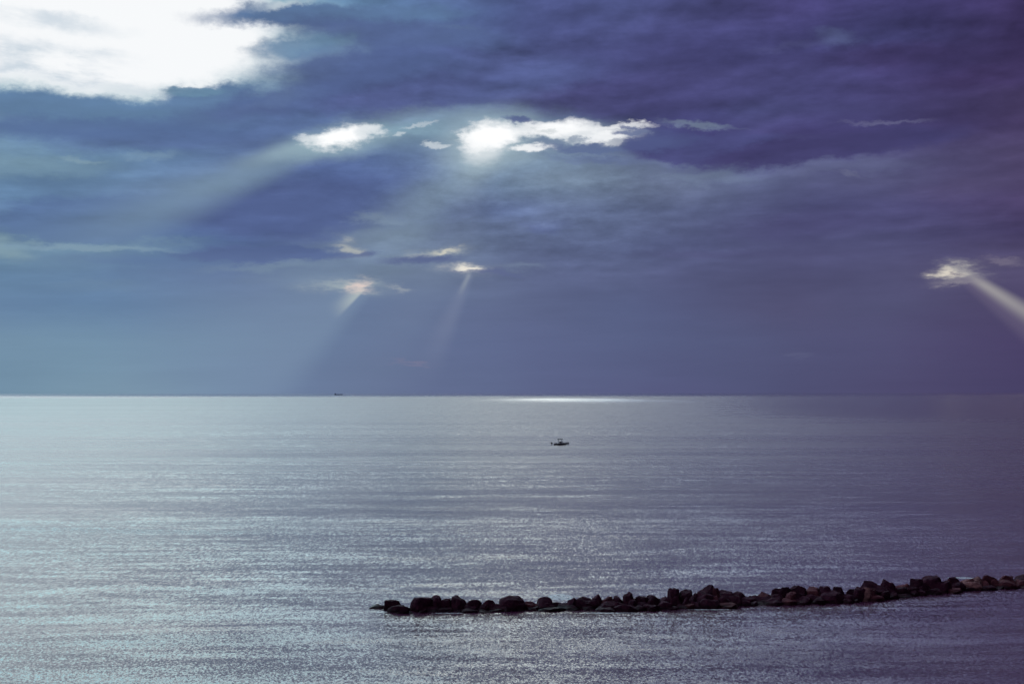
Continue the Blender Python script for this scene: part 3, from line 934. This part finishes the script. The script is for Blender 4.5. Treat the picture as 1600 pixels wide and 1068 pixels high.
def person(loc, rz, pose, label, mats):
    """one continuous skinned body, facing +X; pose 'stand' at a wheel or 'sit'"""
    if pose == 'stand':
        J = {'pel': (0, 0, .93), 'wst': (0, 0, 1.07), 'ch': (.02, 0, 1.28), 'nk': (.03, 0, 1.46), 'hd0': (.05, 0, 1.55), 'hd1': (.06, 0, 1.70),
             'hl': (0, .09, .9), 'kl': (.06, .11, .5), 'al': (0, .12, .08), 'tl': (.16, .13, .04),
             'hr': (0, -.09, .9), 'kr': (.03, -.11, .5), 'ar': (-.04, -.12, .08), 'tr': (.12, -.13, .04),
             'sl': (.02, .18, 1.40), 'el': (.12, .26, 1.16), 'wl': (.34, .16, 1.13), 'gl': (.42, .14, 1.14),
             'sr': (.02, -.18, 1.40), 'er': (.10, -.26, 1.14), 'wr': (.33, -.17, 1.13), 'gr': (.41, -.15, 1.14)}
    else:
        J = {'pel': (0, 0, .52), 'wst': (0, 0, .66), 'ch': (.03, 0, .88), 'nk': (.06, 0, 1.05), 'hd0': (.08, 0, 1.13), 'hd1': (.10, 0, 1.28),
             'hl': (.03, .1, .5), 'kl': (.45, .13, .52), 'al': (.46, .13, .1), 'tl': (.6, .14, .05),
             'hr': (.03, -.1, .5), 'kr': (.45, -.13, .52), 'ar': (.42, -.13, .1), 'tr': (.56, -.14, .05),
             'sl': (.03, .18, 1.0), 'el': (.12, .26, .76), 'wl': (.34, .2, .62), 'gl': (.42, .18, .6),
             'sr': (.03, -.18, 1.0), 'er': (.12, -.26, .76), 'wr': (.34, -.2, .62), 'gr': (.42, -.18, .6)}
    Rr = {'pel': .14, 'wst': .125, 'ch': .145, 'nk': .055, 'hd0': .075, 'hd1': .085, 'h': .09, 'k': .058, 'a': .04, 't': .035, 's': .06, 'e': .042, 'w': .028, 'g': .022}
    E = [('pel', 'wst'), ('wst', 'ch'), ('ch', 'nk'), ('nk', 'hd0'), ('hd0', 'hd1')]
    for s in 'lr':
        E += [('pel', 'h' + s), ('h' + s, 'k' + s), ('k' + s, 'a' + s), ('a' + s, 't' + s), ('ch', 's' + s), ('s' + s, 'e' + s), ('e' + s, 'w' + s), ('w' + s, 'g' + s)]
    V = [Vector(v) for v in J.values()]
    keys = list(J)
    RR = [Rr.get(k, Rr.get(k[:-1])) for k in keys]
    EE = [(keys.index(a), keys.index(b)) for a, b in E]
    for s, sg in (('l', 1), ('r', -1)):        # four fingers and a thumb curled from each palm
        g = J['g' + s]
        for f in range(4):
            a = Vector(g) + Vector((.035, sg * (.012 - .012 * f), .02 - .012 * f)); b = a + Vector((.025, -sg * .01, -.022))
            V += [a, b]; RR += [.010, .008]
            n0 = len(V) - 2
            EE += [(keys.index('g' + s), n0), (n0, n0 + 1)]
        a = Vector(g) + Vector((.0, -sg * .03, .02)); V += [a]; RR += [.011]
        EE += [(keys.index('g' + s), len(V) - 1)]
    me = bpy.data.meshes.new("person")
    me.from_pydata([tuple(v) for v in V], EE, [])
    o = bpy.data.objects.new("person_tmp", me)
    COL.objects.link(o)
    md = o.modifiers.new("skin", 'SKIN')
    for i, sv in enumerate(me.skin_vertices[0].data):
        r = RR[i]
        sv.radius = (r, r * (0.75 if keys[i:i + 1] and keys[i] in ('pel', 'wst', 'ch') else 1.0))
        sv.use_root = (i == 0)
    md2 = o.modifiers.new("sub", 'SUBSURF'); md2.levels = 2; md2.render_levels = 2
    dg = bpy.context.evaluated_depsgraph_get()
    dg.update()
    mesh = bpy.data.meshes.new_from_object(o.evaluated_get(dg))
    bpy.data.objects.remove(o)
    ob = bpy.data.objects.new("person", mesh)
    for m in mats: mesh.materials.append(m)
    zc, zn = J['pel'][2] + .04, J['nk'][2] - .02
    for p in mesh.polygons:
        c = p.center
        p.use_smooth = True
        arm = abs(c.y) > .2 or (c.x > .2 and pose == 'stand') or (c.x > .2 and c.z > .57)
        p.material_index = 0 if (c.z > zn or (arm and c.z < zn - .18 and c.z > zc - .3) or (c.z < .46)) else (1 if c.z > zc else 2)
    ob.location = loc
    ob.rotation_euler = (0, 0, rz)
    COL.objects.link(ob)
    # hair cap
    bm = bmesh.new()
    bmesh.ops.create_uvsphere(bm, u_segments=16, v_segments=10, radius=.1)
    h1 = Vector(J['hd1'])
    for v in list(bm.verts):
        if v.co.z < -.02 and v.co.x > -.03: v.co.z = -.01; v.co.x *= .9
        v.co = Vector((v.co.x * 1.08 - .012, v.co.y * .93, v.co.z * .95 + .02)) + h1
    hr = link("hair", bm, M_hair, ob, smooth=True)
    # face: nose, eyes, mouth and ears
    bm = bmesh.new()
    r = bmesh.ops.create_cone(bm, segments=6, radius1=.016, radius2=.006, depth=.04, cap_ends=True)
    bmesh.ops.transform(bm, matrix=Matrix.Translation(h1 + Vector((.085, 0, -.04))), verts=r['verts'])
    link("nose", bm, M_skin, ob, smooth=True)
    for sg in (-1, 1):
        bm = bmesh.new()
        r = bmesh.ops.create_uvsphere(bm, u_segments=8, v_segments=6, radius=.022)
        bmesh.ops.transform(bm, matrix=Matrix.Translation(h1 + Vector((0, sg * .078, -.03))) @ Matrix.Diagonal((.8, .4, 1.2, 1)), verts=r['verts'])
        link("ear", bm, M_skin, ob, smooth=True)
        bm = bmesh.new()
        bmesh.ops.create_uvsphere(bm, u_segments=8, v_segments=6, radius=.012, matrix=Matrix.Translation(h1 + Vector((.078, sg * .03, -.02))))
        link("eye", bm, M_hair, ob, smooth=True)
    bm = bmesh.new()
    bmesh.ops.create_cube(bm, size=1, matrix=Matrix.Translation(h1 + Vector((.078, 0, -.085))) @ Matrix.Diagonal((.012, .045, .008, 1)))
    link("mouth", bm, M_hair, ob)
    tag(ob, label, "person")
    return ob


def on_boat(x, y, z):
    c, s = math.cos(boat.rotation_euler.z), math.sin(boat.rotation_euler.z)
    return (boat.location.x + c * x - s * y, boat.location.y + s * x + c * y, boat.location.z + z)


person(on_boat(1.68, 0.0, 0.385), boat.rotation_euler.z, 'stand', "person in dark shirt standing at the wheel under the boat canopy", [M_skin, M_shirt, M_short])
person(on_boat(3.25, 0.12, 0.36), boat.rotation_euler.z, 'sit', "person sitting low ahead of the console facing the bow", [M_skin, M_shirt, M_short])
bm = bmesh.new()
box(bm, 3.22, 0.12, 0.6, 0.42, 0.5, 0.4, bevel=0.04)
link("front_seat", bm, M_white, boat)

# ------------------------------------------------------------------ a ship hull down on the horizon
M_ship = simple_mat("hazed_hull", (0.13, 0.18, 0.30), 0.9, 0.05, 0.05)  # distance haze put into the hull colour
M_house = simple_mat("hazed_house", (0.14, 0.19, 0.30), 0.9, 0.05, 0.05)  # same haze tint in the deckhouse colour
q = sea_at(529, 615.6)
q = q * (15500.0 / q.length)
ship = empty("cargo_ship", (q.x, q.y, 0), math.radians(6))
tag(ship, "tiny blue-grey cargo ship low on the far horizon", "ship")
bm = bmesh.new()
prev = None
for i in range(13):
    t = i / 12
    x = -46 + 92 * t
    hb = 7.5 * (1 - max(0, (t - .7) / .3) ** 2) * (0.8 + .2 * min(1, t / .15)) + .05
    sh = 6.0 + 2.5 * max(0, (t - .8) / .2) + 1.2 * max(0, (.15 - t) / .15)
    ring = [bm.verts.new(v) for v in ((x, -hb, sh), (x - 2 * t, -hb * .85, -1), (x - 2 * t, hb * .85, -1), (x, hb, sh))]
    if prev:
        for k in range(4): bm.faces.new((prev[k], ring[k], ring[(k + 1) % 4], prev[(k + 1) % 4]))
    else: bm.faces.new(ring)
    prev = ring
bm.faces.new(prev[::-1])
link("hull", fix(bm), M_ship, ship)
bm = bmesh.new()
box(bm, -34, 0, 10.5, 12, 12, 9, bevel=.4); box(bm, -33, 0, 16.6, 8, 13, 3, bevel=.3)
house = link("deckhouse", bm, M_house, ship)
bm = bmesh.new()
tube(bm, [(-40, 0, 14), (-40.6, 0, 20)], [2.0, 1.6], 12)
link("funnel", fix(bm), M_ship, house)
for x in (-6, 22):
    bm = bmesh.new()
    tube(bm, [(x, 0, 5), (x, 0, 17)], [.8, .5], 8); tube(bm, [(x, 0, 8), (x + 12, 0, 14)], [.4, .3], 6)
    link("crane_mast", fix(bm), M_house, ship)
for x in (-16, 2, 20):
    bm = bmesh.new()
    box(bm, x + 4, 0, 6.9, 13, 10, 1.8, bevel=.3)
    link("hatch_cover", bm, M_ship, ship)
